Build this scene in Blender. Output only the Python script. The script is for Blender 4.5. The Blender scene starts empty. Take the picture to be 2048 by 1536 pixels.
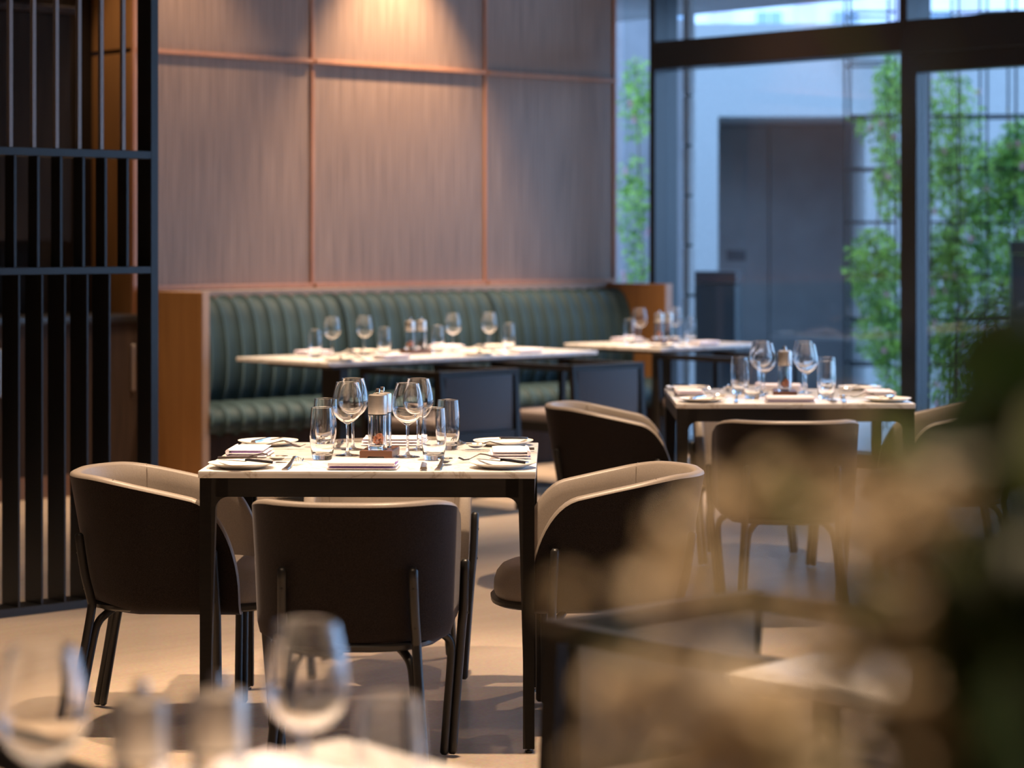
import bpy, bmesh, math, random
from mathutils import Vector, Matrix
R = math.radians
random.seed(7)
scn = bpy.context.scene
COL = scn.collection

# ------------------------------------------------------------------ camera, world, lights, exposure
CAM_H = 1.364
cam = bpy.data.cameras.new('camera')
camo = bpy.data.objects.new('camera', cam); COL.objects.link(camo)
camo.location = (0, 0, CAM_H); camo.rotation_euler = (R(90), 0, 0)
cam.sensor_width = 36; cam.lens = 82.88
cam.shift_y = -(768 - 481) / 2048
cam.clip_start = .05; cam.clip_end = 300
cam.dof.use_dof = True; cam.dof.focus_distance = 6.55; cam.dof.aperture_fstop = 2.9
scn.camera = camo

scn.view_settings.view_transform = 'Standard'; scn.view_settings.look = 'None'
scn.view_settings.gamma = 1; scn.view_settings.use_curve_mapping = False
scn.view_settings.exposure = 0.3
scn.cycles.use_denoising = True
scn.cycles.max_bounces = 10; scn.cycles.diffuse_bounces = 4; scn.cycles.glossy_bounces = 4
scn.cycles.transmission_bounces = 10; scn.cycles.transparent_max_bounces = 24
scn.cycles.sample_clamp_indirect = 6.0

world = bpy.data.worlds.new('overcast_sky'); scn.world = world; world.use_nodes = True
bg = world.node_tree.nodes['Background']
bg.inputs[0].default_value = (.37, .60, 1.0, 1); bg.inputs[1].default_value = 4.0

# room frame: s along the panelled wall, r away from the camera; the room stands at 42.7 degrees to the lens
PHI = R(42.7)
CP, SP = math.cos(PHI), math.sin(PHI)
def room(s, r, z=0): return Vector((s * CP - r * SP, s * SP + r * CP, z))
CEIL = 3.7
WARM = (1.0, .71, .46)
LAMP = 1.75
def spot(p, power, size=62, blend=.55, tgt=None, rad=.035, col=WARM):
    l = bpy.data.lights.new('downlight_or_fill', 'SPOT'); l.energy = power * LAMP; l.spot_size = R(size); l.spot_blend = blend
    l.shadow_soft_size = rad; l.color = col
    o = bpy.data.objects.new('downlight_or_fill', l); COL.objects.link(o); o.location = p
    d = (Vector(tgt) if tgt is not None else Vector((p[0], p[1], 0))) - Vector(p)
    o.rotation_euler = d.to_track_quat('-Z', 'Y').to_euler()
ZL = CEIL - .06
spot((.07, 6.27, ZL), 400)
spot((-1.45, 7.0, ZL), 260)
spot((-.75, 4.9, ZL), 60)
spot((1.25, 8.95, ZL), 300)
spot((2.2, 6.4, ZL), 60)
spot((.6, 7.9, ZL), 70)
for s in (7.75, 8.75): spot(room(s, 9.55, ZL), 260)
spot(room(9.95, 9.6, ZL), 300)
spot(room(9.15, 10.55, ZL), 270, 70, .8, room(9.15, 10.95, 1.0))
spot(room(7.6, 10.4, ZL), 60, 70, .8, room(7.6, 10.95, 1.0))
spot(room(6.95, 11.1, ZL), 60, 40, .8, room(7.28, 11.2, .6))
spot(room(6.3, 10.0, ZL), 150)
spot(room(1.3, 1.75, ZL), 260)
spot(room(2.9, 2.1, ZL), 260)
spot((.25, .75, ZL), 240)
spot((-2.2, 8.2, ZL), 120)
for p in ((-1.2, -.8), (1.2, -1.6), (0, -2.6), (-2.2, 1.2), (3.6, .4), (4.6, 3.4)): spot((*p, ZL), 90, 80)  # unseen fill lamps added around the camera to brighten what the steel reflects

# ------------------------------------------------------------------ materials
def mat(name, col, rough=.5, metal=0, spec=.5, **kw):
    m = bpy.data.materials.new(name); m.use_nodes = True
    b = m.node_tree.nodes['Principled BSDF']
    b.inputs['Base Color'].default_value = (*col, 1); b.inputs['Roughness'].default_value = rough
    b.inputs['Metallic'].default_value = metal; b.inputs['Specular IOR Level'].default_value = spec
    for k, v in kw.items(): b.inputs[k.replace('_', ' ')].default_value = v
    return m
def N(m, t, **kw):
    n = m.node_tree.nodes.new(t)
    for k, v in kw.items(): setattr(n, k, v)
    return n
def L(m, a, b): m.node_tree.links.new(a, b)
def ramp(m, fac, stops):
    r = N(m, 'ShaderNodeValToRGB'); cr = r.color_ramp
    while len(cr.elements) < len(stops): cr.elements.new(.5)
    for e, (p, c) in zip(cr.elements, stops): e.position = p; e.color = (*c, 1)
    L(m, fac, r.inputs[0]); return r
def noise(m, scale, detail=4, vec=None, rough=.5, dist=0):
    n = N(m, 'ShaderNodeTexNoise'); n.inputs['Scale'].default_value = scale; n.inputs['Detail'].default_value = detail
    n.inputs['Roughness'].default_value = rough; n.inputs['Distortion'].default_value = dist
    if vec is not None: L(m, vec, n.inputs['Vector'])
    return n
def mapped(m, scale=(1, 1, 1), rot=(0, 0, 0), coord='Object'):
    tc = N(m, 'ShaderNodeTexCoord'); mp = N(m, 'ShaderNodeMapping')
    mp.inputs['Scale'].default_value = scale; mp.inputs['Rotation'].default_value = rot
    L(m, tc.outputs[coord], mp.inputs[0]); return mp.outputs[0]
def bsdf(m): return m.node_tree.nodes['Principled BSDF']
def bump(m, h, strength=.2, dist=.002):
    b = N(m, 'ShaderNodeBump'); b.inputs['Strength'].default_value = strength; b.inputs['Distance'].default_value = dist
    L(m, h, b.inputs['Height']); L(m, b.outputs[0], bsdf(m).inputs['Normal'])
def noisy(name, c0, c1, scale=6, rough=.5, stretch=(1, 1, 1), bmp=0, detail=5, lo=.3, hi=.7, **kw):
    m = mat(name, c0, rough, **kw); v = mapped(m, stretch)
    n = noise(m, scale, detail, v); r = ramp(m, n.outputs['Fac'], [(lo, c0), (hi, c1)])
    L(m, r.outputs[0], bsdf(m).inputs['Base Color'])
    if bmp: bump(m, n.outputs['Fac'], bmp)
    return m

M = {}
M['veneer'] = noisy('wood_veneer', (.165, .102, .069), (.315, .208, .146), 9, .5, (9, 9, .22), .08, 6)
M['trim'] = noisy('copper_wood_trim', (.36, .16, .08), (.45, .21, .11), 8, .4, (6, 6, .5))
M['oak'] = noisy('amber_oak', (.20, .092, .030), (.27, .130, .044), 8, .45, (7, 7, .25), .06)
M['edge'] = noisy('walnut_edge', (.24, .165, .13), (.30, .21, .165), 8, .5, (6, 6, .3))
M['dark_wood'] = noisy('dark_wood', (.022, .014, .011), (.040, .025, .018), 8, .65, (6, 6, .25), spec=.12)
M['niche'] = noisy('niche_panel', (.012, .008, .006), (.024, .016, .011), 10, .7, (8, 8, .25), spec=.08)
M['black'] = noisy('black_powder_coat', (.010, .009, .009), (.014, .013, .013), 300, .4, spec=.45)
M['screen'] = noisy('satin_black_steel', (.011, .011, .012), (.015, .015, .016), 300, .32, spec=.42)
M['gunmetal'] = noisy('gunmetal_bar', (.20, .17, .16), (.26, .225, .21), 300, .4, metal=.5)
M['frame_black'] = noisy('black_stained_ash', (.008, .007, .0065), (.013, .011, .010), 14, .5, (1, 1, 8), spec=.3)
M['alu'] = noisy('dark_anodised_frame', (.013, .017, .022), (.018, .024, .030), 200, .3, spec=.5)
M['steel'] = noisy('polished_steel', (.64, .61, .58), (.72, .69, .66), 60, .17, metal=1)
M['brushed'] = noisy('brushed_steel', (.62, .57, .52), (.72, .67, .62), 30, .38, (1, 1, 30), metal=1)
M['china'] = mat('white_china', (.84, .80, .75), .18, spec=.35)
M['linen'] = noisy('lilac_white_linen', (.74, .69, .76), (.80, .75, .82), 400, .8, bmp=.1, Sheen_Weight=.2)
M['hem'] = mat('violet_hem', (.20, .08, .42), .7)
M['traywood'] = noisy('walnut_tray', (.085, .032, .016), (.14, .055, .028), 14, .4, (1, 8, 1))
M['salt'] = noisy('pink_salt', (.62, .20, .10), (.80, .38, .24), 120, .6, bmp=.4)
M['pepper'] = noisy('peppercorns', (.03, .02, .015), (.09, .06, .04), 160, .6, bmp=.4)
M['rock'] = noisy('granite', (.26, .265, .27), (.38, .385, .39), 60, .7, detail=8, bmp=.1)
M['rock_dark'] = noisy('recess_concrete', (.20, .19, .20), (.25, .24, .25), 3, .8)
M['pave'] = noisy('outdoor_paving', (.42, .42, .43), (.5, .5, .5), 8, .7)
M['ceil'] = noisy('ceiling_paint', (.44, .40, .36), (.47, .43, .39), 3, .8)
M['plaster'] = noisy('warm_plaster', (.33, .26, .20), (.37, .29, .23), 3, .8)
M['bwhite'] = noisy('white_render', (.80, .80, .82), (.86, .86, .88), 2, .8)
M['bpink'] = noisy('mauve_render', (.62, .55, .68), (.68, .61, .74), 2, .8)
M['bglass'] = mat('far_window_glass', (.28, .38, .50), .15)
M['sign'] = mat('dark_sign', (.06, .065, .08), .5)

def marble():
    m = mat('white_marble', (.7, .66, .62), .16, spec=.22)
    v = mapped(m, (1, 1, 1), (0, 0, R(25)))
    n1 = noise(m, 2.2, 6, v, .6, 1.6)
    w = N(m, 'ShaderNodeTexNoise'); w.inputs['Scale'].default_value = 3.0; w.inputs['Detail'].default_value = 8
    w.inputs['Distortion'].default_value = 3.0; L(m, v, w.inputs['Vector'])
    ab = N(m, 'ShaderNodeMath', operation='SUBTRACT'); ab.inputs[1].default_value = .5; L(m, w.outputs['Fac'], ab.inputs[0])
    ab2 = N(m, 'ShaderNodeMath', operation='ABSOLUTE'); L(m, ab.outputs[0], ab2.inputs[0])
    vein = ramp(m, ab2.outputs[0], [(0, (.50, .45, .41)), (.006, (.66, .62, .58)), (.03, (.78, .76, .75)), (1, (.80, .78, .77))])
    gold = noise(m, 1.7, 3, v)
    g = ramp(m, gold.outputs['Fac'], [(.66, (1, 1, 1)), (.78, (.86, .66, .42))])
    mx = N(m, 'ShaderNodeMix', data_type='RGBA', blend_type='MULTIPLY'); mx.inputs['Factor'].default_value = 1
    L(m, vein.outputs[0], mx.inputs[6]); L(m, g.outputs[0], mx.inputs[7])
    L(m, mx.outputs[2], bsdf(m).inputs['Base Color']); return m
M['marble'] = marble()

def fabric():
    m = mat('charcoal_wool', (.02, .016, .015), .95, spec=.15, Sheen_Weight=.2, Sheen_Roughness=.4)
    bsdf(m).inputs['Sheen Tint'].default_value = (.75, .72, .8, 1)
    v = mapped(m, (1, 1, 1)); n = noise(m, 420, 2, v); n2 = noise(m, 30, 3, v)
    r = ramp(m, n.outputs['Fac'], [(.35, (.008, .006, .0055)), (.7, (.023, .017, .016))])
    L(m, r.outputs[0], bsdf(m).inputs['Base Color']); bump(m, n.outputs['Fac'], .5, .001); return m
M['fabric'] = fabric()
M['leather'] = noisy('taupe_leather', (.22, .185, .158), (.255, .215, .185), 260, .42, bmp=.12)
M['stitch'] = mat('taupe_thread', (.17, .135, .11), .7)
M['chair_back'] = noisy('slate_upholstery', (.026, .028, .036), (.038, .040, .050), 300, .7, bmp=.2, Sheen_Weight=.25)
M['chair_seat'] = noisy('mushroom_upholstery', (.15, .12, .115), (.18, .145, .14), 200, .6, bmp=.1)
def velvet():
    m = mat('sage_velvet', (.045, .075, .070), .7, spec=.3, Sheen_Weight=.35, Sheen_Roughness=.35)
    bsdf(m).inputs['Sheen Tint'].default_value = (.60, .85, .85, 1)
    v = mapped(m); n = noise(m, 5, 3, v)
    r = ramp(m, n.outputs['Fac'], [(.3, (.010, .029, .040)), (.7, (.019, .043, .053))])
    L(m, r.outputs[0], bsdf(m).inputs['Base Color']); return m
M['velvet'] = velvet()
def floor_mat():
    m = mat('brushed_limestone', (.4, .33, .27), .27, spec=.55)
    v = mapped(m, (.5, 3.2, 1)); n = noise(m, 2.2, 8, v, .65, .4)
    v2 = mapped(m, (1, 1, 1)); n2 = noise(m, 90, 3, v2)
    r = ramp(m, n.outputs['Fac'], [(.28, (.42, .335, .26)), (.5, (.48, .385, .30)), (.75, (.52, .42, .33))])
    mx = N(m, 'ShaderNodeMix', data_type='RGBA', blend_type='OVERLAY'); mx.inputs['Factor'].default_value = .25
    L(m, r.outputs[0], mx.inputs[6]); L(m, n2.outputs['Color'], mx.inputs[7])
    L(m, mx.outputs[2], bsdf(m).inputs['Base Color']); bump(m, n2.outputs['Fac'], .06); return m
M['floor'] = floor_mat()
def glass(name, tint=(1, 1, 1), rough=0):
    m = bpy.data.materials.new(name); m.use_nodes = True; nt = m.node_tree; nt.nodes.clear()
    o = nt.nodes.new('ShaderNodeOutputMaterial'); g = nt.nodes.new('ShaderNodeBsdfGlass')
    g.inputs['Color'].default_value = (*tint, 1); g.inputs['Roughness'].default_value = rough; g.inputs['IOR'].default_value = 1.47
    nt.links.new(g.outputs[0], o.inputs[0]); return m
M['glass'] = glass('clear_glass')
def pane(name, tint):
    m = bpy.data.materials.new(name); m.use_nodes = True; nt = m.node_tree; nt.nodes.clear()
    o = nt.nodes.new('ShaderNodeOutputMaterial'); t = nt.nodes.new('ShaderNodeBsdfTransparent'); t.inputs[0].default_value = (*tint, 1)
    g = nt.nodes.new('ShaderNodeBsdfGlossy'); g.inputs['Roughness'].default_value = .01
    lw = nt.nodes.new('ShaderNodeLayerWeight'); lw.inputs[0].default_value = .5      # Schlick reflectance, the same from both faces
    p5 = nt.nodes.new('ShaderNodeMath'); p5.operation = 'POWER'; p5.inputs[1].default_value = 5; nt.links.new(lw.outputs['Facing'], p5.inputs[0])
    f = nt.nodes.new('ShaderNodeMath'); f.operation = 'MULTIPLY_ADD'; f.inputs[1].default_value = .95; f.inputs[2].default_value = .04; nt.links.new(p5.outputs[0], f.inputs[0])
    mx = nt.nodes.new('ShaderNodeMixShader'); nt.links.new(f.outputs[0], mx.inputs[0])
    nt.links.new(t.outputs[0], mx.inputs[1]); nt.links.new(g.outputs[0], mx.inputs[2]); nt.links.new(mx.outputs[0], o.inputs[0]); return m
M['pane'] = pane('window_glass', (.93, .97, .98))
def leafmat(name, c0, c1, scale=3, trans=.45):
    m = mat(name, c0, .45); v = mapped(m); n = noise(m, scale, 2, v)
    r = ramp(m, n.outputs['Fac'], [(.35, c0), (.65, c1)])
    L(m, r.outputs[0], bsdf(m).inputs['Base Color'])
    t = N(m, 'ShaderNodeBsdfTranslucent'); L(m, r.outputs[0], t.inputs[0])
    mx = N(m, 'ShaderNodeMixShader'); mx.inputs[0].default_value = trans
    out = m.node_tree.nodes['Material Output']
    L(m, bsdf(m).outputs[0], mx.inputs[1]); L(m, t.outputs[0], mx.inputs[2]); L(m, mx.outputs[0], out.inputs[0]); return m
M['vine'] = leafmat('vine_leaf', (.05, .17, .03), (.40, .60, .11), 9)
M['vine_dark'] = leafmat('deep_vine_leaf', (.04, .15, .05), (.12, .30, .09))
M['bloom_pink'] = leafmat('pink_petal', (.55, .22, .28), (.70, .40, .42))
M['stem'] = noisy('vine_stem', (.10, .08, .04), (.16, .12, .06), 20, .7)
M['petal'] = leafmat('cream_petal', (.47, .385, .26), (.55, .455, .32), 20, .3)
M['leaf_fg'] = leafmat('olive_leaf', (.035, .060, .008), (.075, .095, .012), 8, .35)
M['leaf_dark'] = leafmat('dark_green_leaf', (.010, .028, .008), (.022, .045, .010), 8, .3)
M['vase'] = mat('dark_glazed_vase', (.012, .015, .018), .12)

# ------------------------------------------------------------------ mesh helpers
class MB:
    def __init__(s): s.v, s.f = [], []
    def add(s, V, F):
        o = len(s.v); s.v += [tuple(p) for p in V]; s.f += [tuple(i + o for i in f) for f in F]; return s
    def box(s, x0, x1, y0, y1, z0, z1):
        V = [(x, y, z) for z in (z0, z1) for x, y in ((x0, y0), (x1, y0), (x1, y1), (x0, y1))]
        return s.add(V, [(3, 2, 1, 0), (4, 5, 6, 7), (0, 1, 5, 4), (1, 2, 6, 5), (2, 3, 7, 6), (3, 0, 4, 7)])
    def bbox(s, x0, x1, y0, y1, z0, z1, b=.003, seg=2):
        bm = bmesh.new(); bmesh.ops.create_cube(bm, size=1)
        for v in bm.verts:
            v.co = ((x0 + x1) / 2 + v.co.x * (x1 - x0), (y0 + y1) / 2 + v.co.y * (y1 - y0), (z0 + z1) / 2 + v.co.z * (z1 - z0))
        bmesh.ops.bevel(bm, geom=list(bm.edges), offset=b, segments=seg, affect='EDGES', profile=.5)
        bm.verts.index_update()
        s.add([v.co[:] for v in bm.verts], [[v.index for v in f.verts] for f in bm.faces]); bm.free(); return s
    def prism(s, poly, a, b, axis='z'):
        n = len(poly)
        def P(p, t): return {'z': (p[0], p[1], t), 'y': (p[0], t, p[1]), 'x': (t, p[0], p[1])}[axis]
        V = [P(p, a) for p in poly] + [P(p, b) for p in poly]
        F = [tuple(range(n - 1, -1, -1)), tuple(range(n, 2 * n))] + [(i, (i + 1) % n, n + (i + 1) % n, n + i) for i in range(n)]
        return s.add(V, F)
    def lathe(s, prof, seg=24, c=(0, 0, 0), sx=1, sy=1):
        V, F = [], []; n = len(prof); idx = []
        for r, z in prof:
            if r < 1e-6: idx.append([len(V)] * seg); V.append((c[0], c[1], c[2] + z))
            else:
                idx.append(list(range(len(V), len(V) + seg)))
                for k in range(seg):
                    a = 2 * math.pi * k / seg; V.append((c[0] + r * sx * math.cos(a), c[1] + r * sy * math.sin(a), c[2] + z))
        for i in range(n - 1):
            for k in range(seg):
                q = [idx[i][k], idx[i][(k + 1) % seg], idx[i + 1][(k + 1) % seg], idx[i + 1][k]]
                q2 = []
                for t in q:
                    if t not in q2: q2.append(t)
                if len(q2) > 2: F.append(tuple(q2))
        return s.add(V, F)
    def tube(s, path, r, seg=10, dome=True):
        pts = [Vector(p) for p in path]; rs = r if isinstance(r, (list, tuple)) else [r] * len(pts)
        T = []
        for i in range(len(pts)):
            a = pts[max(i - 1, 0)]; b = pts[min(i + 1, len(pts) - 1)]; T.append((b - a).normalized())
        up = Vector((0, 0, 1)) if abs(T[0].z) < .9 else Vector((1, 0, 0))
        u = T[0].cross(up).normalized(); V, F = [], []
        rings = []
        def ring(p, t, u, rr):
            w = t.cross(u); st = len(V)
            for k in range(seg):
                a = 2 * math.pi * k / seg; V.append(p + (u * math.cos(a) + w * math.sin(a)) * rr)
            rings.append(st)
        if dome: ring(pts[0] - T[0] * rs[0] * .55, T[0], u, rs[0] * .6)
        for p, t, rr in zip(pts, T, rs):
            u = (u - t * u.dot(t)).normalized(); ring(p, t, u, rr)
        if dome: ring(pts[-1] + T[-1] * rs[-1] * .55, T[-1], u, rs[-1] * .6)
        for i in range(len(rings) - 1):
            a, b = rings[i], rings[i + 1]
            for k in range(seg): F.append((a + k, a + (k + 1) % seg, b + (k + 1) % seg, b + k))
        F.append(tuple(range(rings[0] + seg - 1, rings[0] - 1, -1))); F.append(tuple(range(rings[-1], rings[-1] + seg)))
        return s.add(V, F)
    def mesh(s, name, m, ang=35):
        me = bpy.data.meshes.new(name); me.from_pydata(s.v, [], s.f); me.materials.append(m)
        bm = bmesh.new(); bm.from_mesh(me); bmesh.ops.recalc_face_normals(bm, faces=bm.faces); bm.to_mesh(me); bm.free()
        me.polygons.foreach_set('use_smooth', [True] * len(me.polygons)); me.set_sharp_from_angle(angle=R(ang)); me.update()
        return me
def link(name, me, parent=None, loc=(0, 0, 0), rz=0):
    o = bpy.data.objects.new(name, me); COL.objects.link(o)
    if parent is not None: o.parent = parent
    o.location = loc; o.rotation_euler = (0, 0, rz); return o
def tag(o, label, cat, group=None):
    o['label'] = label; o['category'] = cat
    if group: o['group'] = group
    return o
def struct(o): o['kind'] = 'structure'; return o
class Proto:
    """a kind of thing: parts = [(name, mesh, parent part index or None, location)]"""
    def __init__(s, name, cat): s.name, s.cat, s.parts = name, cat, []
    def part(s, name, me, parent=None, loc=(0, 0, 0)):
        s.parts.append((name, me, parent, loc)); return len(s.parts) - 1
    def spawn(s, loc, rz, label, group=None, rot=None, skip=()):
        if len(s.parts) == 1: root = link(s.name, s.parts[0][1], None, loc, rz)
        else:
            root = link(s.name, None, None, loc, rz); made = []
            for i, (n, me, p, l) in enumerate(s.parts):
                made.append(link(n, me, root if p is None else made[p], l))
        if rot is not None: root.rotation_euler = rot
        return tag(root, label, s.cat, group)

# ------------------------------------------------------------------ the room shell (room coordinates, turned by PHI)
def rstruct(name, mb, m, parent=None, ang=35):
    o = link(name, mb.mesh(name, m, ang), parent, (0, 0, 0), PHI if parent is None else 0)
    return struct(o) if parent is None else o
WALL_R, WIN_S = 11.0, 11.05
rstruct('floor', MB().box(-3.2, WIN_S + .12, -4.2, 12.2, -.12, 0), M['floor'])
rstruct('ceiling', MB().box(-3.2, WIN_S + .25, -4.2, 12.2, CEIL, CEIL + .15), M['ceil'])
rstruct('wall_left', MB().box(-3.2, -3.0, -4.2, 12.2, 0, CEIL), M['plaster'])
rstruct('wall_rear', MB().box(-3.0, WIN_S + .2, -4.2, -4.0, 0, CEIL), M['plaster'])
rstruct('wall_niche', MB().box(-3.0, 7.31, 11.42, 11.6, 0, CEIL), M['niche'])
wb = rstruct('wall_back', MB().box(7.33, 11.08, WALL_R + .02, 12.0, 0, CEIL), M['dark_wood'])
cols = [7.31, 8.546, 9.92, 11.08]; rows = [1.10, 2.418, CEIL]
for i in range(3):
    for j in range(2):
        me = MB().bbox(cols[i] + .009, cols[i + 1] - .009, WALL_R, WALL_R + .03, rows[j] + .009, rows[j + 1] - .009, .002, 1).mesh('veneer_panel', M['veneer'])
        link('veneer_panel', me, wb)
for c in (cols[1], cols[2], cols[3] - .012):
    link('vertical_trim', MB().bbox(c - .010, c + .010, WALL_R - .014, WALL_R + .02, 1.10, CEIL, .002, 1).mesh('vertical_trim', M['trim']), wb)
for z, h in ((1.10, .012), (2.418, .011)):
    for i in range(3):
        link('horizontal_trim', MB().bbox(cols[i] + .01, cols[i + 1] - .012, WALL_R - .03, WALL_R + .02, z - h, z + h, .002, 1).mesh('horizontal_trim', M['trim']), wb)
# the amber return of the wall beside the niche
for z0, z1 in ((0, 2.405), (2.43, CEIL)):
    link('return_panel', MB().bbox(7.30, 7.335, WALL_R + .012, 11.415, z0, z1, .002, 1).mesh('return_panel', M['oak']), wb)
link('return_corner', MB().bbox(7.296, 7.318, WALL_R - .012, WALL_R + .014, 0, CEIL, .002, 1).mesh('return_corner', M['trim']), wb)

# windows: one glazed wall along r, frame members .22 deep
w1 = struct(link('window_1', None, None, (0, 0, 0), PHI))
def wpart(name, mb, m, parent): return link(name, mb.mesh(name, m), parent)
def mull(r0, r1, z0, z1, parent, name='mullion', s0=WIN_S, s1=WIN_S + .22):
    return wpart(name, MB().bbox(s0, s1, r0, r1, z0, z1, .003, 1), M['alu'], parent)
mull(10.61, 10.66, 0, CEIL, w1)
wpart('transom', MB().bbox(WIN_S - .02, WIN_S + .2, 8.60, 10.61, 2.472, 2.652, .003, 1), M['alu'], w1)
wpart('sill', MB().bbox(WIN_S - .03, WIN_S + .2, 8.62, 10.61, 0, .085, .003, 1), M['alu'], w1)
wpart('sill', MB().bbox(WIN_S + .03, WIN_S + .2, 10.66, 11.0, 0, .085, .003, 1), M['alu'], w1)
mull(8.57, 8.63, 2.652, CEIL, w1)
for r0, r1, z0, z1 in ((10.66, 11.0, .085, CEIL), (8.63, 10.61, .085, 2.472), (8.63, 10.61, 2.652, CEIL)):
    wpart('pane', MB().box(WIN_S + .10, WIN_S + .112, r0, r1, z0, z1), M['pane'], w1)
w2 = struct(link('window_2', None, None, (0, 0, 0), PHI))
wpart('transom', MB().bbox(WIN_S - .02, WIN_S + .2, -4.0, 8.60, 2.455, 2.652, .003, 1), M['alu'], w2)
wpart('pane', MB().box(WIN_S + .10, WIN_S + .112, -4.0, 8.57, 2.652, CEIL), M['pane'], w2)
for r in (6.4, 4.3, 2.2, .1, -2.0): mull(r - .03, r + .03, 2.652, CEIL, w2)
d1 = struct(link('door_1', None, None, (0, 0, 0), PHI))
mull(8.50, 8.62, 0, 2.455, d1, 'stile', WIN_S, WIN_S + .12)
for r in (6.4, 4.3, 2.2, .1, -2.0): mull(r - .06, r + .06, 0, 2.455, d1, 'stile', WIN_S, WIN_S + .12)
wpart('top_rail', MB().bbox(WIN_S, WIN_S + .1, -4.0, 8.50, 2.343, 2.455, .003, 1), M['alu'], d1)
wpart('bottom_rail', MB().bbox(WIN_S, WIN_S + .1, -4.0, 8.50, 0, .09, .003, 1), M['alu'], d1)
wpart('pane', MB().box(WIN_S + .05, WIN_S + .062, -4.0, 8.50, .09, 2.343), M['pane'], d1)

# ------------------------------------------------------------------ outside
def ostruct(name, mb, m): return struct(link(name, mb.mesh(name, m)))
struct(link('terrace_ground', MB().box(WIN_S + .12, 60, -40, 60, -.2, -.04).mesh('terrace_ground', M['pave']), None, (0, 0, 0), PHI))
pw = struct(link('portal_wall', None, None, (0, 20, 0), R(-1.5)))
for n, b in (('left_pier', (1.53, 1.745, 0, 1.6, -.1, 3.2)), ('right_pier', (2.99, 9.0, 0, 1.6, -.1, 3.2)), ('lintel', (1.745, 2.99, 0, 1.6, 2.415, 3.2))):
    link(n, MB().box(*b).mesh(n, M['rock']), pw)
for i, x in enumerate((1.745, 2.30)):
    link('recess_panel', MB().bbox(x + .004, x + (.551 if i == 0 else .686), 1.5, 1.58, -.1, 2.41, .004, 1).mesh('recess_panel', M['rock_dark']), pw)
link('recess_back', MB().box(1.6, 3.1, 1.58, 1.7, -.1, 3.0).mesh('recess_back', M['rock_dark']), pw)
tag(link('wall_plaque', MB().bbox(-.085, .085, -.02, 0, -.05, .05, .004).mesh('wall_plaque', M['sign']), None, (2.04, 21.46, 1.23)),
    'small dark plaque on the shaded wall inside the stone portal', 'plaque')
# canopy over the glazing
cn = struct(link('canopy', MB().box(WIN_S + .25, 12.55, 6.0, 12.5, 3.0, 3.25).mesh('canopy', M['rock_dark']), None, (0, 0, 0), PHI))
# pale jointed fin beside the first mullion
fin = struct(link('facade_fin', None, None, (0, 0, 0), PHI))
for k in range(9):
    link('fin_block', MB().bbox(11.58, 11.64, 10.80, 10.86, .0 + k * .335, .315 + k * .335, .004, 1).mesh('fin_block', M['rock']), fin)
link('fin_core', MB().box(11.59, 11.63, 10.81, 10.85, 0, 2.98).mesh('fin_core', M['alu']), fin)
gw = struct(link('garden_wall', MB().box(-1.5, 1.55, 20.6, 20.8, -.1, 3.3).mesh('garden_wall', M['rock_dark'])))
# black planter boxes
def planter(loc, w, d, h, rz, label):
    t = link('planter_box', None, None, loc, rz)
    link('body', MB().bbox(-w / 2, w / 2, -d / 2, d / 2, 0, h - .09, .006).mesh('body', M['alu']), t)
    link('rim', MB().bbox(-w / 2 - .006, w / 2 + .006, -d / 2 - .006, d / 2 + .006, h - .085, h, .004).mesh('rim', M['alu']), t)
    tag(t, label, 'planter')
planter((1.50, 17.3, -.04), .33, .36, 1.18, R(-14), 'tall black planter box standing outside the fixed pane left of the door')
planter((3.62, 15.9, -.04), .5, .4, 1.4, R(-10), 'tall black planter box outside at the right edge of the glass door')
# far buildings
fb = link('far_building', None, None, (0, 42, 0))
link('wall', MB().box(2.2, 14, 0, 4, -1, 9).mesh('wall', M['bwhite']), fb)
for x in (3.55, 5.05, 6.75, 8.0):
    link('pilaster', MB().bbox(x, x + .32, -.12, 0, -1, 9, .01, 1).mesh('pilaster', M['bpink']), fb)
for x in (2.55, 4.3, 5.65, 7.35, 8.9, 10.5):
    for z in (1.6, 4.55, 7.4):
        w = link('window', MB().bbox(x, x + .55, -.06, .02, z, z + .95, .01, 1).mesh('window', M['bwhite']), fb)
        for q in (0, 1):
            link('window_pane', MB().box(x + .05 + q * .24, x + .26 + q * .24, -.075, -.055, z + .06, z + .89).mesh('window_pane', M['bglass']), w)
tag(fb, 'pale apartment building with mauve pilasters beyond the stone wall', 'building')

# trellises with climbing vines
def trellis(loc, rz, xs, zs, top, label, deep=.0):
    t = link('trellis', None, None, loc, rz)
    me = MB().box(-.008, .008, -.008, .008, 0, top).mesh('upright', M['alu'])
    for x, y in xs: link('upright', me, t, (x, y, 0))
    x0 = min(x for x, y in xs); x1 = max(x for x, y in xs)
    me = MB().box(x0, x1, -.007, .007, -.009, .009).mesh('crossbar', M['alu'])
    for z in zs:
        for y in ((0, deep) if deep else (0,)): link('crossbar', me, t, (0, y, z))
    return tag(t, label, 'trellis')
ZS = (.477, .81, 1.145, 1.54, 1.936, 2.33, 2.73, 3.1)
trellis((2.51, 17.5, -.04), R(-3), [(0, 0), (.34, 0), (0, .45), (.33, .45)], ZS, 3.25, 'black steel trellis with vines left of the door stile', .45)
trellis((3.12, 17.6, -.04), R(-16), [(k * .105 + (.02 if k % 2 else 0), (0, .4)[k % 2]) for k in range(12)], ZS, 3.25, 'black steel trellis behind the sliding door pane', .4)
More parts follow.
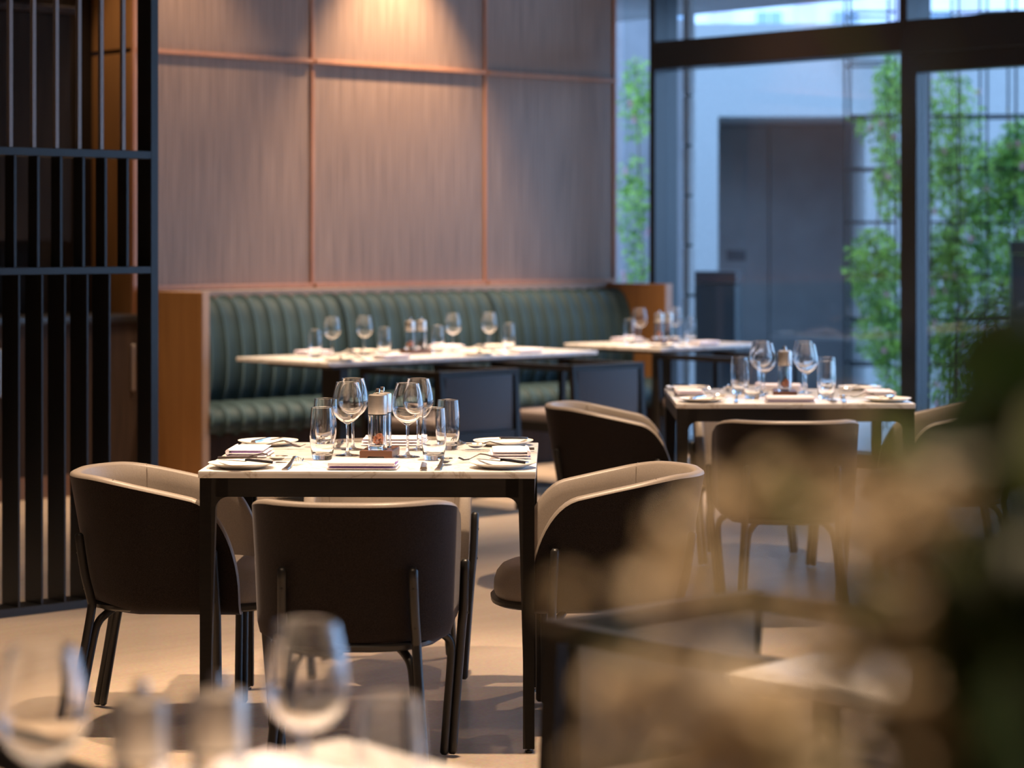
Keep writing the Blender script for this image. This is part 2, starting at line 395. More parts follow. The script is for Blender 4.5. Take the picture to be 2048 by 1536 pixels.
def vine(loc, blobs, n, label, mname, seed, flowers=0, lsize=(.035, .075), stems=()):
    rnd = random.Random(seed); t = link('climbing_vine', None, None, loc)
    f = MB(); fl = MB()
    tot = sum(b[6] if len(b) > 6 else 1 for b in blobs)
    for b in blobs:
        cnt = int(n * (b[6] if len(b) > 6 else 1) / tot)
        for _ in range(cnt):
            while True:
                p = [rnd.uniform(-1, 1) for _ in range(3)]
                if sum(q * q for q in p) < 1: break
            c = Vector((b[0] + p[0] * b[3], b[1] + p[1] * b[4], b[2] + p[2] * b[5]))
            if c.z < .02: c.z = .02 + rnd.random() * .1
            l = rnd.uniform(*lsize); w = l * rnd.uniform(.36, .5)
            d = Vector((rnd.uniform(-1, 1), rnd.uniform(-1, 1), rnd.uniform(-1.3, .3))).normalized()
            sd = d.cross(Vector((rnd.uniform(-1, 1), rnd.uniform(-1, 1), rnd.uniform(-.3, 1)))).normalized()
            nn = d.cross(sd)
            f.add([c, c + d * l * .5 + sd * w * .5 + nn * w * .15, c + d * l, c + d * l * .5 - sd * w * .5 + nn * w * .15], [(0, 1, 2), (0, 2, 3)])
    for _ in range(flowers):
        b = rnd.choice(blobs); c = Vector((b[0] + rnd.uniform(-.8, .8) * b[3], b[1] - b[4] * .9, b[2] + rnd.uniform(-.8, .8) * b[5]))
        for _ in range(14):
            d = Vector((rnd.gauss(0, 1), rnd.gauss(0, 1), rnd.gauss(0, 1))).normalized() * rnd.uniform(.015, .038)
            sd = d.cross(Vector((0, 0, 1))).normalized() * .012
            fl.add([c, c + d + sd, c + d * 1.3, c + d - sd], [(0, 1, 2), (0, 2, 3)])
    o = link('foliage', f.mesh('foliage', M[mname], 180), t); o['kind'] = 'stuff'
    if flowers: o = link('blossoms', fl.mesh('blossoms', M['bloom_pink'], 180), t); o['kind'] = 'stuff'
    s = MB()
    for pth in stems: s.tube(pth, .008, 6)
    if stems: link('stem', s.mesh('stem', M['stem']), t)
    tag(t, label, 'vine')
vine((2.72, 17.4, -.04), [(-.02, .1, 1.2, .22, .2, .32, 3), (.05, .1, .75, .24, .2, .26, 2.4), (.08, .15, 1.9, .12, .2, .35, 1.4), (.10, .15, 2.5, .13, .2, .30, 1.3), (-.02, .1, 2.25, .20, .1, .12, .35), (.13, .1, .45, .16, .2, .35, 1)],
     3800, 'bright green climbing vine hanging on the trellis left of the door stile', 'vine', 3, 9, stems=[[(.05, .1, 0), (.08, .05, .8), (-.02, .1, 1.4), (.1, .1, 2.6)]])
vine((3.52, 17.6, -.04), [(.15, .0, 1.30, .52, .25, .50, 4.5), (.0, .05, 1.85, .55, .25, .32, 2.8), (.30, -.1, 2.0, .24, .2, .34, 2), (-.28, .1, 1.0, .20, .2, .6, 2), (.05, .1, .45, .6, .25, .45, 2.6), (-.24, .1, 2.3, .24, .15, .40, 1)],
     12000, 'dense green climbing vine with pink flowers behind the sliding door pane', 'vine', 5, 30, stems=[[(.2, .1, 0), (.1, .05, .9), (.3, .1, 1.5), (.2, .1, 2.4)], [(-.2, .1, 0), (-.15, .1, 1.0), (-.25, .1, 2.0)]])
vine((.98, 18.2, -.04), [(.0, 0, 2.5, .16, .12, .35, 1), (-.04, 0, 1.7, .15, .12, .4, 1), (-.02, 0, .9, .15, .12, .5, 1)],
     1200, 'muted green vine seen through the narrow pane beside the wood wall', 'vine', 9, 7, stems=[[(0, .05, 0), (.03, .05, 1.2), (-.02, .05, 2.8)]])

# ------------------------------------------------------------------ niche cabinets behind the screen
nc = link('sideboard', None, None, (0, 0, 0), PHI)
link('plinth', MB().box(3.2, 7.24, 10.84, 11.38, 0, .12).mesh('plinth', M['oak']), nc)
for k in range(5):
    s0 = 3.2 + k * .808
    d = link('door', MB().bbox(s0 + .006, s0 + .80, 10.80, 10.83, .125, .92, .002, 1).mesh('door', M['dark_wood']), nc)
    link('door_handle', MB().bbox(s0 + .72, s0 + .735, 10.78, 10.80, .55, .8, .002, 1).mesh('door_handle', M['brushed']), d)
link('body', MB().box(3.2, 7.24, 10.83, 11.38, .12, .92).mesh('body', M['dark_wood']), nc)
link('worktop', MB().bbox(3.18, 7.26, 10.78, 11.40, .92, .96, .003).mesh('worktop', M['black']), nc)
tag(nc, 'dark wooden sideboard in the dim niche behind the slatted screen', 'sideboard')
uc = link('wall_cabinet', None, None, (0, 0, 0), PHI)
link('body', MB().box(4.0, 6.98, 11.14, 11.40, 1.36, 2.60).mesh('body', M['dark_wood']), uc)
for k in range(4):
    s0 = 4.0 + k * .745
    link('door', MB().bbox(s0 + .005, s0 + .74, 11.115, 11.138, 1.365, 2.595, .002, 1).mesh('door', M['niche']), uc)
link('cornice', MB().bbox(3.98, 7.0, 11.09, 11.40, 2.60, 2.64, .003, 1).mesh('cornice', M['dark_wood']), uc)
tag(uc, 'dark wall cabinet with flat cornice above the sideboard in the niche', 'cabinet')

# ------------------------------------------------------------------ slatted metal screen
SCR_R = 7.5
sc = link('slatted_screen', None, None, (0, 0, 0), PHI)
def spart(n, b, bev=.0015): return link(n, MB().bbox(*b, bev, 1).mesh(n, M['screen']), sc)
spart('post', (5.058, 5.092, SCR_R, SCR_R + .095, 0, CEIL))
spart('post', (2.9, 2.935, SCR_R, SCR_R + .095, 0, CEIL))
for z0, z1 in ((0, .032), (1.239, 1.266), (1.673, 1.703), (CEIL - .03, CEIL)):
    spart('rail', (2.935, 5.058, SCR_R - .001, SCR_R + .12, z0, z1))
PITCH = .0965
mu = MB().bbox(-.0075, .0075, .002, .020, 1.703, CEIL - .03, .001, 1).mesh('slat', M['gunmetal'])
mm = MB().bbox(-.0055, .0055, .002, .066, 1.266, 1.673, .001, 1).mesh('slat', M['screen'])
ml = MB().bbox(-.004, .004, .002, .118, .032, 1.239, .001, 1).mesh('slat', M['screen'])
for k in range(21):
    for me, s0 in ((mu, 4.938), (mm, 4.955), (ml, 4.875)):
        s = s0 - k * PITCH
        if s > 2.95: link('slat', me, sc, (s, SCR_R, 0))
tag(sc, 'tall black metal screen of vertical slats in three tiers', 'screen')

# ------------------------------------------------------------------ banquette
bq = link('banquette', None, None, (0, 0, 0), PHI)
B0, B1 = 7.352, 10.885
ep = link('end_panel', MB().bbox(7.31, 7.352, 10.36, 10.985, 0, 1.087, .002, 1).mesh('end_panel', M['oak']), bq)
link('front_edge', MB().bbox(7.309, 7.353, 10.352, 10.362, 0, 1.089, .001, 1).mesh('front_edge', M['edge']), ep)
ep = link('end_panel', MB().bbox(10.885, 10.945, 10.36, 10.985, 0, 1.087, .002, 1).mesh('end_panel', M['oak']), bq)
link('front_edge', MB().bbox(10.884, 10.946, 10.352, 10.362, 0, 1.089, .001, 1).mesh('front_edge', M['edge']), ep)
link('plinth', MB().box(B0, B1, 10.47, 10.95, 0, .33).mesh('plinth', M['dark_wood']), bq)
link('ledge', MB().bbox(B0, B1, 10.88, 10.985, .4, 1.085, .004, 1).mesh('ledge', M['edge']), bq)
CW = (B1 - B0) / 33
def channel(prof, name, bulge=.024):
    n, k = len(prof), 8; V, F = [], []
    for i, (r, z) in enumerate(prof):
        a = Vector(prof[max(i - 1, 0)]); b = Vector(prof[min(i + 1, n - 1)]); t = (b - a).normalized(); nr = Vector((-t.y, t.x))
        for j in range(k + 1):
            w = -1 + 2 * j / k; e = bulge * (math.sqrt(max(0, 1 - abs(w) ** 2.4)) - 1)
            V.append((w * CW / 2, r + nr.x * e, z + nr.y * e))
    for i in range(n - 1):
        for j in range(k): a = i * (k + 1) + j; F.append((a, a + 1, a + k + 2, a + k + 1))
    return MB().add(V, F).mesh(name, M['velvet'], 180)
def dense(p, n=4):
    out = []
    for i in range(len(p) - 1):
        p0, p1, p2, p3 = [Vector(p[max(0, min(len(p) - 1, q))]) for q in (i - 1, i, i + 1, i + 2)]
        for k in range(n):
            t = k / n
            out.append(tuple(.5 * ((2 * p1) + (p2 - p0) * t + (2 * p0 - 5 * p1 + 4 * p2 - p3) * t * t + (3 * p1 - p0 - 3 * p2 + p3) * t ** 3)))
    return out + [p[-1]]
bp = dense([(10.735, .43), (10.69, .5), (10.66, .60), (10.655, .72), (10.675, .86), (10.71, .96), (10.755, 1.015), (10.81, 1.035), (10.87, 1.025), (10.89, .99)])
sp = dense([(10.42, .325), (10.375, .345), (10.355, .39), (10.375, .435), (10.43, .458), (10.55, .462), (10.70, .455), (10.76, .45)])
mb_, ms_ = channel(bp[::-1], 'back_channel'), channel(sp[::-1], 'seat_channel')
for k in range(33):
    s = B0 + CW * (k + .5)
    o = link('back_channel', mb_, bq, (s, 0, 0)); link('seat_channel', ms_, bq, (s, 0, 0))
    if k % 11 in (0, 10): o.scale.x = .93; o.location.x += .0035 if k % 11 == 0 else -.0035
tag(bq, 'green channel-tufted velvet banquette with amber wooden end panels', 'banquette')

# ------------------------------------------------------------------ tables
def square_table(loc, rz, label, w=.9, h=.75):
    t = link('dining_table', None, None, loc, rz); a = w / 2
    link('table_top', MB().bbox(-a, a, -a, a, h - .019, h, .002).mesh('table_top', M['marble']), t)
    z1 = h - .019; b = a - .004; z0 = z1 - .05; lw, le, th, fr = .042, .024, .034, .034
    for q in range(4):
        m = MB(); m.box(-b + lw, b - lw, -b, -b + th, z0, z1); me = m.mesh('apron', M['frame_black'])
        link('apron', me, t, (0, 0, 0), q * math.pi / 2)
    # one leg with its concave fillets, built at the (-b,-b) corner
    arc = [(lw + fr - fr * math.sin(k * math.pi / 16), z0 - fr + fr * math.cos(k * math.pi / 16)) for k in range(9)]
    prof = [(0, .012), (le, .012)] + arc[::-1] + [(lw + fr, z1), (0, z1)]
    m = MB(); m.prism([(x - b, z) for x, z in prof], -b, -b + th * .9, 'y'); m.prism([(x - b, z) for x, z in prof], -b, -b + th * .9, 'x')
    me = m.mesh('leg', M['frame_black']); gl = MB().lathe([(0, 0), (.010, 0), (.011, .006), (.005, .007), (.005, .014), (0, .014)], 12).mesh('foot_glide', M['black'])
    for q in range(4):
        l = link('leg', me, t, (0, 0, 0), q * math.pi / 2); link('foot_glide', gl, l, (-b + .014, -b + .014, 0))
    return tag(t, label, 'table')
TM = (-.378, 6.72); TC = (1.075, 9.32); YAW = -.0187
square_table((*TM, 0), YAW, 'square marble table with black frame, in sharp focus at the centre front')
square_table((*TC, 0), YAW + .004, 'square marble table with black frame beside the glass door')
def pedestal_table(s0, s1, r0, r1, label, feet, h=.75):
    cs, cr = (s0 + s1) / 2, (r0 + r1) / 2
    t = link('pedestal_table', None, None, room(cs, cr), PHI)
    a, b = (s1 - s0) / 2, (r1 - r0) / 2
    link('table_top', MB().bbox(-a, a, -b, b, h - .022, h, .003).mesh('table_top', M['marble']), t)
    link('sub_frame', MB().bbox(-a + .12, a - .12, -b + .12, b - .12, h - .045, h - .023, .003, 1).mesh('sub_frame', M['black']), t)
    for x in feet:
        c = link('pedestal', MB().bbox(x - .03, x + .03, -.08, .08, .012, h - .045, .003, 1).mesh('pedestal', M['black']), t)
        link('base_plate', MB().bbox(x - .2, x + .2, -.25, .25, 0, .012, .004, 1).mesh('base_plate', M['black']), c)
    return tag(t, label, 'table')
pedestal_table(7.36, 9.27, 9.34, 10.12, 'long marble pedestal table laid for four along the green banquette', (-.6, .6))
pedestal_table(9.78, 10.68, 9.34, 10.14, 'small marble pedestal table laid for two at the corner end of the banquette', (0,))
pedestal_table(.92, 1.82, 1.45, 2.28, 'blurred marble table laid in the foreground at bottom left', (0,))
pedestal_table(2.51, 3.41, 1.45, 2.27, 'blurred marble table in the foreground behind the cream flowers', (0,))

# ------------------------------------------------------------------ tub chair
def tub_chair():
    P = Proto('tub_chair', 'chair')
    a, back, front, rc, T = .264, -.272, .236, .228, .036
    half = []                                             # right half of the plan, from the middle of the back to the arm end
    for k in range(3): half.append(((a - rc) * k / 3, back, 0, -1))
    for k in range(19):
        t = k / 18 * math.pi / 2; half.append((a - rc + rc * math.sin(t), back + rc - rc * math.cos(t), math.sin(t), -math.cos(t)))
    ys = [back + rc + (front - back - rc) * (1 - (1 - q / 20) ** 1.8) for q in range(1, 21)]
    for y in ys: half.append((a, y, 1, 0))
    path = [(-x, y, -nx, ny) for x, y, nx, ny in half[:0:-1]] + half
    def rim(y):
        u = max(0, y + .20); base = .716 - .235 * u * u / (u + .09)
        if y < .10: return base
        u = min(1, (y - .10) / (front - .10)); return .395 + (base - .395) * max(0, 1 - u ** 2.2) ** .5
    b0 = .333
    def at(px, h, z, inset):
        x, y, nx, ny = px
        tap = (.066 * max(0, -ny) + .016 * abs(nx)) * (.714 - z) / .39
        tk = 0
        if z < b0 + .055: q = (b0 + .055 - z) / .055; tk = .05 * (1 - math.sqrt(max(0, 1 - q * q)))
        o = inset + tap + tk; return (x - nx * o, y - ny * o, z)
    ko, V1, F1, V2, F2 = 12, [], [], [], []
    ri = [(0, -.010), (.003, -.004), (.010, 0), (.020, .001), (.029, -.001), (.0345, -.007)]
    ki = 9
    for px in path:
        h = rim(px[1])
        for k in range(ko + 1): V1.append(at(px, h, b0 + (h - .010 - b0) * (k / ko) ** 1.0, 0))
        for ins, dz in ri: V2.append(at(px, h, h + dz, ins))
        for k in range(1, ki + 1): V2.append(at(px, h, h - .007 - (h - .007 - b0) * k / ki, T))
    n1, n2, n = ko + 1, len(ri) + ki, len(path)
    for i in range(n - 1):
        for k in range(n1 - 1): q = i * n1 + k; F1.append((q, q + 1, q + n1 + 1, q + n1))
        for k in range(n2 - 1): q = i * n2 + k; F2.append((q, q + 1, q + n2 + 1, q + n2))
        # underside
    st = len(V1)
    for px in path: V1.append(at(px, 0, b0, T))
    for i in range(n - 1): F1.append((i * n1, st + i, st + i + 1, (i + 1) * n1))
    # arm ends: leather cap between outer and inner skins
    for i in (0, n - 1):
        o = len(V2); px = path[i]; h = rim(px[1])
        for k in range(ko + 1): V2.append(at(px, h, b0 + (h - .010 - b0) * (k / ko), 0))
        loop = [o + k for k in range(ko + 1)] + [i * n2 + k for k in range(1, n2)]
        F2.append(tuple(loop))
    P.part('shell', MB().add(V1, F1).mesh('shell', M['fabric'], 60)); P.part('lining', MB().add(V2, F2).mesh('lining', M['leather'], 60))
    # seams where the back lining meets the arm linings
    for sg in (-1, 1):
        px = (sg * (a - rc + rc * math.sin(1.25)), back + rc - rc * math.cos(1.25), sg * math.sin(1.25), -math.cos(1.25)); h = rim(px[1])
        pts = [at(px, h, h + .001, .012), at(px, h, h, .028), at(px, h, h - .012, T + .0005)] + [at(px, h, h - .02 - k * .06, T + .0005) for k in range(5)]
        P.part('seam', MB().tube(pts, .0011, 5, False).mesh('seam', M['stitch'], 180))
    def outline(hw, y0, y1, e=3.0, m=40):
        cy, hl = (y0 + y1) / 2, (y1 - y0) / 2; out = []
        for k in range(m):
            t = 2 * math.pi * k / m; c, s = math.cos(t), math.sin(t)
            out.append((hw * math.copysign(abs(c) ** (2 / e), c), cy + hl * math.copysign(abs(s) ** (2 / e), s)))
        return out
    def loft(levels, m, name):
        V, F, mm = [], [], 40
        for z, sc in levels:
            for x, y in outline(.206, -.205, .325): V.append((x * sc, .06 + (y - .06) * sc, z))
        for i in range(len(levels) - 1):
            for k in range(mm): F.append((i * mm + k, i * mm + (k + 1) % mm, (i + 1) * mm + (k + 1) % mm, (i + 1) * mm + k))
        F.append(tuple(range(mm))[::-1]); F.append(tuple(range((len(levels) - 1) * mm, len(levels) * mm)))
        return MB().add(V, F).mesh(name, m, 50)
    P.part('seat_cushion', loft([(.360, .985), (.375, 1.0), (.395, .995), (.42, .965), (.438, .91), (.449, .82), (.455, .68), (.457, .4)], M['leather'], 'seat_cushion'))
    P.part('seat_frame', loft([(.338, .98), (.344, 1.03), (.354, 1.035), (.360, 1.01)], M['black'], 'seat_frame'))
    bolt = MB().lathe([(0, -.002), (.0045, -.002), (.0045, .0015), (0, .003)], 8).mesh('bolt', M['black'])
    r = .0125
    for sx in (-1, 1):
        rear = [(sx * .196, -.245, r), (sx * .182, -.212, .18), (sx * .170, -.186, .335), (sx * .168, -.187, .37), (sx * .165, -.205, .44), (sx * .163, -.2215, .545)]
        frontl = [(sx * .236, .178, r), (sx * .248, .178, .18), (sx * .260, .178, .335), (sx * .266, .176, .40), (sx * .2705, .170, .515)]
        for leg in (rear, frontl):
            i = P.part('leg', MB().tube(dense(leg, 4), r, 12).mesh('leg', M['black'], 60))
            for z in (.40, .50) if leg is rear else (.38, .47):
                j = min(range(len(leg) - 1), key=lambda q: abs(leg[q][2] - z)); c = Vector(leg[j])
                bm_ = MB().lathe([(0, -.001), (.004, -.001), (.004, .001), (0, .0015)], 8)
                dirv = Vector((0, -1, 0)) if leg is rear else Vector((sx, 0, 0))
                q = dirv.to_track_quat('Z', 'Y').to_matrix()
                t = (z - leg[j][2]) / max(1e-6, leg[j + 1][2] - leg[j][2]); c = Vector(leg[j]).lerp(Vector(leg[j + 1]), t) + dirv * r
                bm_.v = [tuple(q @ Vector(v) + c) for v in bm_.v]
                P.part('bolt', bm_.mesh('bolt', M['black']), i)
            f = Vector(leg[0]); up = Vector(leg[2]); inn = Vector((-f.x, .02 - f.y, 0)).normalized(); inn.x *= 1.15; inn.normalize()
            p0 = f + inn * .0245; p1 = f.lerp(up, .78) + inn * .0245
            br = [p0, p0.lerp(p1, .5), p1, f.lerp(up, .90) + inn * .030, f.lerp(up, .97) + inn * .046]
            br[-1].z = .322; e = br[-1] + inn * .035; e.z = .340; e2 = e + inn * .06; e2.z = .346
            P.part('brace', MB().tube(dense([tuple(v) for v in br + [e, e2]], 4), .0115, 10).mesh('brace', M['black'], 60))
    return P
TUB = tub_chair()
g1, g2 = 'tub chairs around the centre table', 'tub chairs around the table by the glass door'
TUB.spawn((-.40, 6.07, 0), YAW - R(1), 'charcoal tub chair seen from behind, at the near side of the centre table', g1)
TUB.spawn((-.975, 6.70, 0), R(-90) + R(-2), 'charcoal tub chair with taupe lining left of the centre table beside the slatted screen', g1)
TUB.spawn((-.385, 7.48, 0), R(180), 'tub chair on the far side of the centre table, mostly hidden', g1)
TUB.spawn((.273, 6.72, 0), R(90) + R(3), 'charcoal tub chair with taupe lining right of the centre table', g1)
TUB.spawn((1.01, 8.70, 0), R(0), 'tub chair seen from behind at the near side of the table by the glass door', g2)
TUB.spawn((.40, 9.34, 0), R(-92), 'tub chair left of the table by the glass door', g2)
TUB.spawn((1.03, 10.03, 0), R(178), 'tub chair on the far side of the table by the glass door', g2)
TUB.spawn((1.725, 9.32, 0), R(92), 'tub chair right of the table by the glass door, half veiled by flowers', g2)

# ------------------------------------------------------------------ frame armchair (faces +y)
def arm_chair():
    P = Proto('frame_armchair', 'armchair'); w, d, h, t = .252, .30, .71, .016
    def bar(p, q, a, b, name, m=M['frame_black']):
        p, q = Vector(p), Vector(q); z = (q - p).normalized(); x = Vector((1, 0, 0)) if abs(z.x) < .9 else Vector((0, 1, 0))
        y = z.cross(x).normalized(); x = y.cross(z)
        V = [c + x * i * a + y * j * b for c in (p, q) for i, j in ((-1, -1), (1, -1), (1, 1), (-1, 1))]
        return P.part(name, MB().add(V, [(3, 2, 1, 0), (4, 5, 6, 7), (0, 1, 5, 4), (1, 2, 6, 5), (2, 3, 7, 6), (3, 0, 4, 7)]).mesh(name, m))
    for s in (-1, 1):
        bar((s * w * .93, d * .95, 0), (s * w, d, h - .02), .014, .017, 'leg')
        bar((s * w * .95, -d - .05, 0), (s * w, -d, h - .02), .014, .017, 'leg')
        bar((s * w, -d - .016, h - .015), (s * w, d + .016, h - .015), .017, .015, 'arm')
        bar((s * (w - .015), -d, .375), (s * (w - .015), d, .375), .012, .025, 'side_rail')
    bar((-w - .015, -d, h - .013), (w + .015, -d, h - .013), .018, .0155, 'top_rail')
    bar((-w, -d - .02, .375), (w, -d - .02, .375), .014, .028, 'back_rail')
    bar((-w, d, .375), (w, d, .375), .014, .028, 'front_rail')
    P.part('backrest', MB().bbox(-w + .014, w - .036, -d - .024, -d + .02, .405, h - .028, .005, 2).mesh('backrest', M['chair_back']))
    P.part('seat', MB().bbox(-w + .02, w - .02, -d + .03, d + .01, .385, .455, .02, 3).mesh('seat', M['chair_seat']))
    return P
ARM = arm_chair()
g3 = 'black framed armchairs with slate backs'
ARM.spawn(room(7.915, 9.13), PHI, 'black framed armchair with slate back, left of two facing the banquette', g3)
ARM.spawn(room(8.83, 9.13), PHI, 'black framed armchair with slate back, right of two at the long banquette table', g3)
ARM.spawn(room(10.10, 9.13), PHI, 'black framed armchair at the small banquette table by the window', g3)
ARM.spawn(room(3.05, 2.62), PHI + R(180), 'blurred dark framed armchair in the foreground behind the cream flowers', g3)
ARM.spawn(room(1.34, 2.62), PHI + R(180), 'dark framed armchair at bottom left, its arm just showing behind glasses', g3)

# ------------------------------------------------------------------ tableware kinds
def support(prof, eps=.0003):
    out = [prof[0]]
    for a, b, c in zip(prof, prof[1:], prof[2:]):
        a, b, c = Vector(a), Vector(b), Vector(c); u, v = b - a, c - b
        if u.length < 1e-7 or v.length < 1e-7: continue
        if u.angle(v) > R(11):
            for p in (b - u.normalized() * min(eps, u.length * .3), b, b + v.normalized() * min(eps, v.length * .3)): out.append(tuple(p))
        else: out.append(tuple(b))
    return out + [prof[-1]]
def wine_glass():
    P = Proto('wine_glass', 'wine glass')
    out = dense([(.0045, .090), (.010, .0935), (.025, .1035), (.038, .118), (.0445, .134), (.0455, .146), (.0430, .168), (.0375, .192), (.0328, .210)], 4)
    inn = dense([(.0316, .2098), (.0365, .1915), (.0420, .1678), (.0445, .146), (.0435, .1345), (.037, .119), (.024, .1052), (.009, .0965), (0, .0955)], 4)
    bowl = out + [(.0324, .2107)] + inn
    P.part('bowl', MB().lathe(support(bowl), 40).mesh('bowl', M['glass'], 60))
    foot = [(0, .0005), (.034, .0005), (.0352, .0015), (.034, .0026)] + dense([(.034, .0026), (.020, .0042), (.008, .008), (.0045, .018), (.0036, .040), (.0036, .070), (.0042, .086), (.0045, .0899)], 4) + [(0, .0899)]
    P.part('stem', MB().lathe(support(foot), 32).mesh('stem', M['glass'], 60))
    return P
def tumbler():
    P = Proto('tumbler', 'tumbler')
    out = [(0, .0005), (.0255, .0005), (.0275, .003)] + dense([(.0285, .008), (.0325, .030), (.0352, .060), (.0350, .090), (.0330, .120), (.0308, .1462)], 3)
    inn = [(.0304, .1470), (.0299, .1462)] + dense([(.0321, .120), (.0341, .090), (.0342, .060), (.0312, .034), (.026, .020), (.014, .0145), (0, .0138)], 3)
    P.part('tumbler', MB().lathe(support(out + inn), 40).mesh('tumbler', M['glass'], 60)); return P
def mill(content):
    P = Proto('salt_mill' if content == 'salt' else 'pepper_mill', 'mill')
    P.part('body', MB().lathe(support([(0, 0), (.0265, 0), (.0272, .002), (.0272, .099), (.0262, .101), (.0212, .101), (.0212, .014), (0, .014)]), 32).mesh('body', M['glass'], 40))
    i = P.part('cap', MB().lathe([(0, .1015), (.0268, .1015), (.0272, .104), (.0272, .150), (.0262, .1545), (.022, .1565), (0, .158)], 32).mesh('cap', M['brushed'], 30))
    P.part('knob', MB().lathe([(0, .158), (.005, .158), (.005, .160), (.0068, .162), (.0068, .171), (.0055, .173), (0, .1735)], 16).mesh('knob', M['steel'], 40), i)
    P.part('collar', MB().lathe([(.0205, .0985), (.0258, .0985), (.0258, .1013), (.0205, .1013), (.0205, .0985)], 24).mesh('collar', M['black'], 40))
    rnd = random.Random(4 if content == 'salt' else 8); m = MB()
    for k in range(46):
        a = rnd.uniform(0, 6.3); q = .0150 * math.sqrt(rnd.random()); z = .018 + rnd.random() * (.026 if content == 'salt' else .034) * (1 - .3 * q / .015 + .25 * math.cos(a) * q / .015)
        rr = rnd.uniform(.0035, .0050)
        m.lathe([(0, -rr), (rr * .8, -rr * .5), (rr, rr * .2), (rr * .6, rr * .8), (0, rr)], 6, (q * math.cos(a), q * math.sin(a), z))
    o = P.part('filling', m.mesh('filling', M[content], 180)); return P
def tray():
    P = Proto('mill_tray', 'tray'); w, d, h = .046, .078, .022
    prof = [(-w, 0), (-.026, 0), (-.022, .006), (.022, .006), (.026, 0), (w, 0), (w, h - .002), (w - .002, h), (-w + .002, h), (-w, h - .002)]
    P.part('mill_tray', MB().prism(prof, -d, d, 'y').mesh('mill_tray', M['traywood'], 30)); return P
def plate():
    P = Proto('side_plate', 'plate')
    P.part('side_plate', MB().lathe(dense([(0, .0035), (.040, .0035), (.055, .0050), (.075, .0105), (.0885, .0150)], 3) + [(.0905, .0158), (.0900, .0142)] + dense([(.076, .0085), (.058, .002), (.052, 0), (.048, 0), (.046, .0018), (0, .0018)], 2), 56).mesh('side_plate', M['china'], 40)); return P
def flat(poly, th, zf):
    n = len(poly); V = [(x, y, zf(x, y) - th / 2) for x, y in poly] + [(x, y, zf(x, y) + th / 2) for x, y in poly]
    F = [tuple(range(n))[::-1], tuple(range(n, 2 * n))] + [(i, (i + 1) % n, n + (i + 1) % n, n + i) for i in range(n)]
    return V, F
RELIEF = 2.4
def ribbon(m, st, th=.0022):
    """st = [(y, half width, z)]"""
    V, F = [], []
    for y, w, z in st:
        z = .0016 + (z - .0016) * RELIEF; V += [(-w, y, z - th * .4), (w, y, z - th * .4), (w * .8, y, z + th * .6), (-w * .8, y, z + th * .6)]
    for i in range(len(st) - 1):
        for k in range(4): a = i * 4 + k; b = i * 4 + (k + 1) % 4; F.append((a, b, b + 4, a + 4))
    F.append((3, 2, 1, 0)); e = (len(st) - 1) * 4; F.append((e, e + 1, e + 2, e + 3)); m.add(V, F)
def fork():
    P = Proto('fork', 'fork'); m = MB()
    ribbon(m, [(-.098, .0085, .0018), (-.092, .0095, .0016), (-.05, .0075, .0030), (-.01, .0045, .0070), (.02, .0035, .0105), (.036, .0055, .0112), (.044, .0115, .0098), (.052, .0128, .0082)], .0028)
    i = P.part('handle', m.mesh('handle', M['steel'], 40))
    for x in (-.0105, -.0035, .0035, .0105):
        m = MB(); ribbon(m, [(.050, .0021, .0086), (.066, .0019, .0050), (.082, .0017, .0042), (.096, .0010, .0068)], .002)
        m.v = [(v[0] + x, v[1], v[2]) for v in m.v]; P.part('tine', m.mesh('tine', M['steel'], 60))
    return P
def knife(name='table_knife', l=1.0):
    P = Proto(name, 'knife'); m = MB()
    ribbon(m, [(-.11 * l, .0085, .004), (-.104 * l, .010, .004), (-.04 * l, .0085, .0045), (-.006 * l, .0062, .0045), (0, .0055, .0042)], .0062)
    P.part('handle', m.mesh('handle', M['steel'], 40))
    V, F = flat([(-.006, -.002), (.005, -.002), (.0085, .01 * l), (.0095, .05 * l), (.006, .085 * l), (-.002, .103 * l), (-.006, .10 * l)], .0014, lambda x, y: .0035)
    P.part('blade', MB().add(V, F).mesh('blade', M['steel'], 40)); return P
def spoon():
    P = Proto('spoon', 'spoon'); m = MB()
    ribbon(m, [(-.095, .0085, .0018), (-.088, .0095, .0016), (-.05, .0075, .0030), (-.01, .0042, .0080), (.02, .0035, .0110), (.036, .005, .0095)], .0028)
    P.part('handle', m.mesh('handle', M['steel'], 40))
    V, F, nr, ns = [], [], 6, 24
    for side in (0, 1):
        for i in range(nr + 1):
            q = i / nr
            for k in range(ns):
                a = 2 * math.pi * k / ns; V.append((.0205 * q * math.cos(a), .062 + .031 * q * math.sin(a), .004 + .0125 * q * q + side * .0016))
    for side in (0, 1):
        o = side * (nr + 1) * ns
        for i in range(nr):
            for k in range(ns): F.append((o + i * ns + k, o + i * ns + (k + 1) % ns, o + (i + 1) * ns + (k + 1) % ns, o + (i + 1) * ns + k))
    e0, e1 = nr * ns, (2 * nr + 1) * ns
    for k in range(ns): F.append((e0 + k, e0 + (k + 1) % ns, e1 + (k + 1) % ns, e1 + k))
    P.part('spoon_bowl', MB().add(V, F).mesh('spoon_bowl', M['steel'], 60)); return P
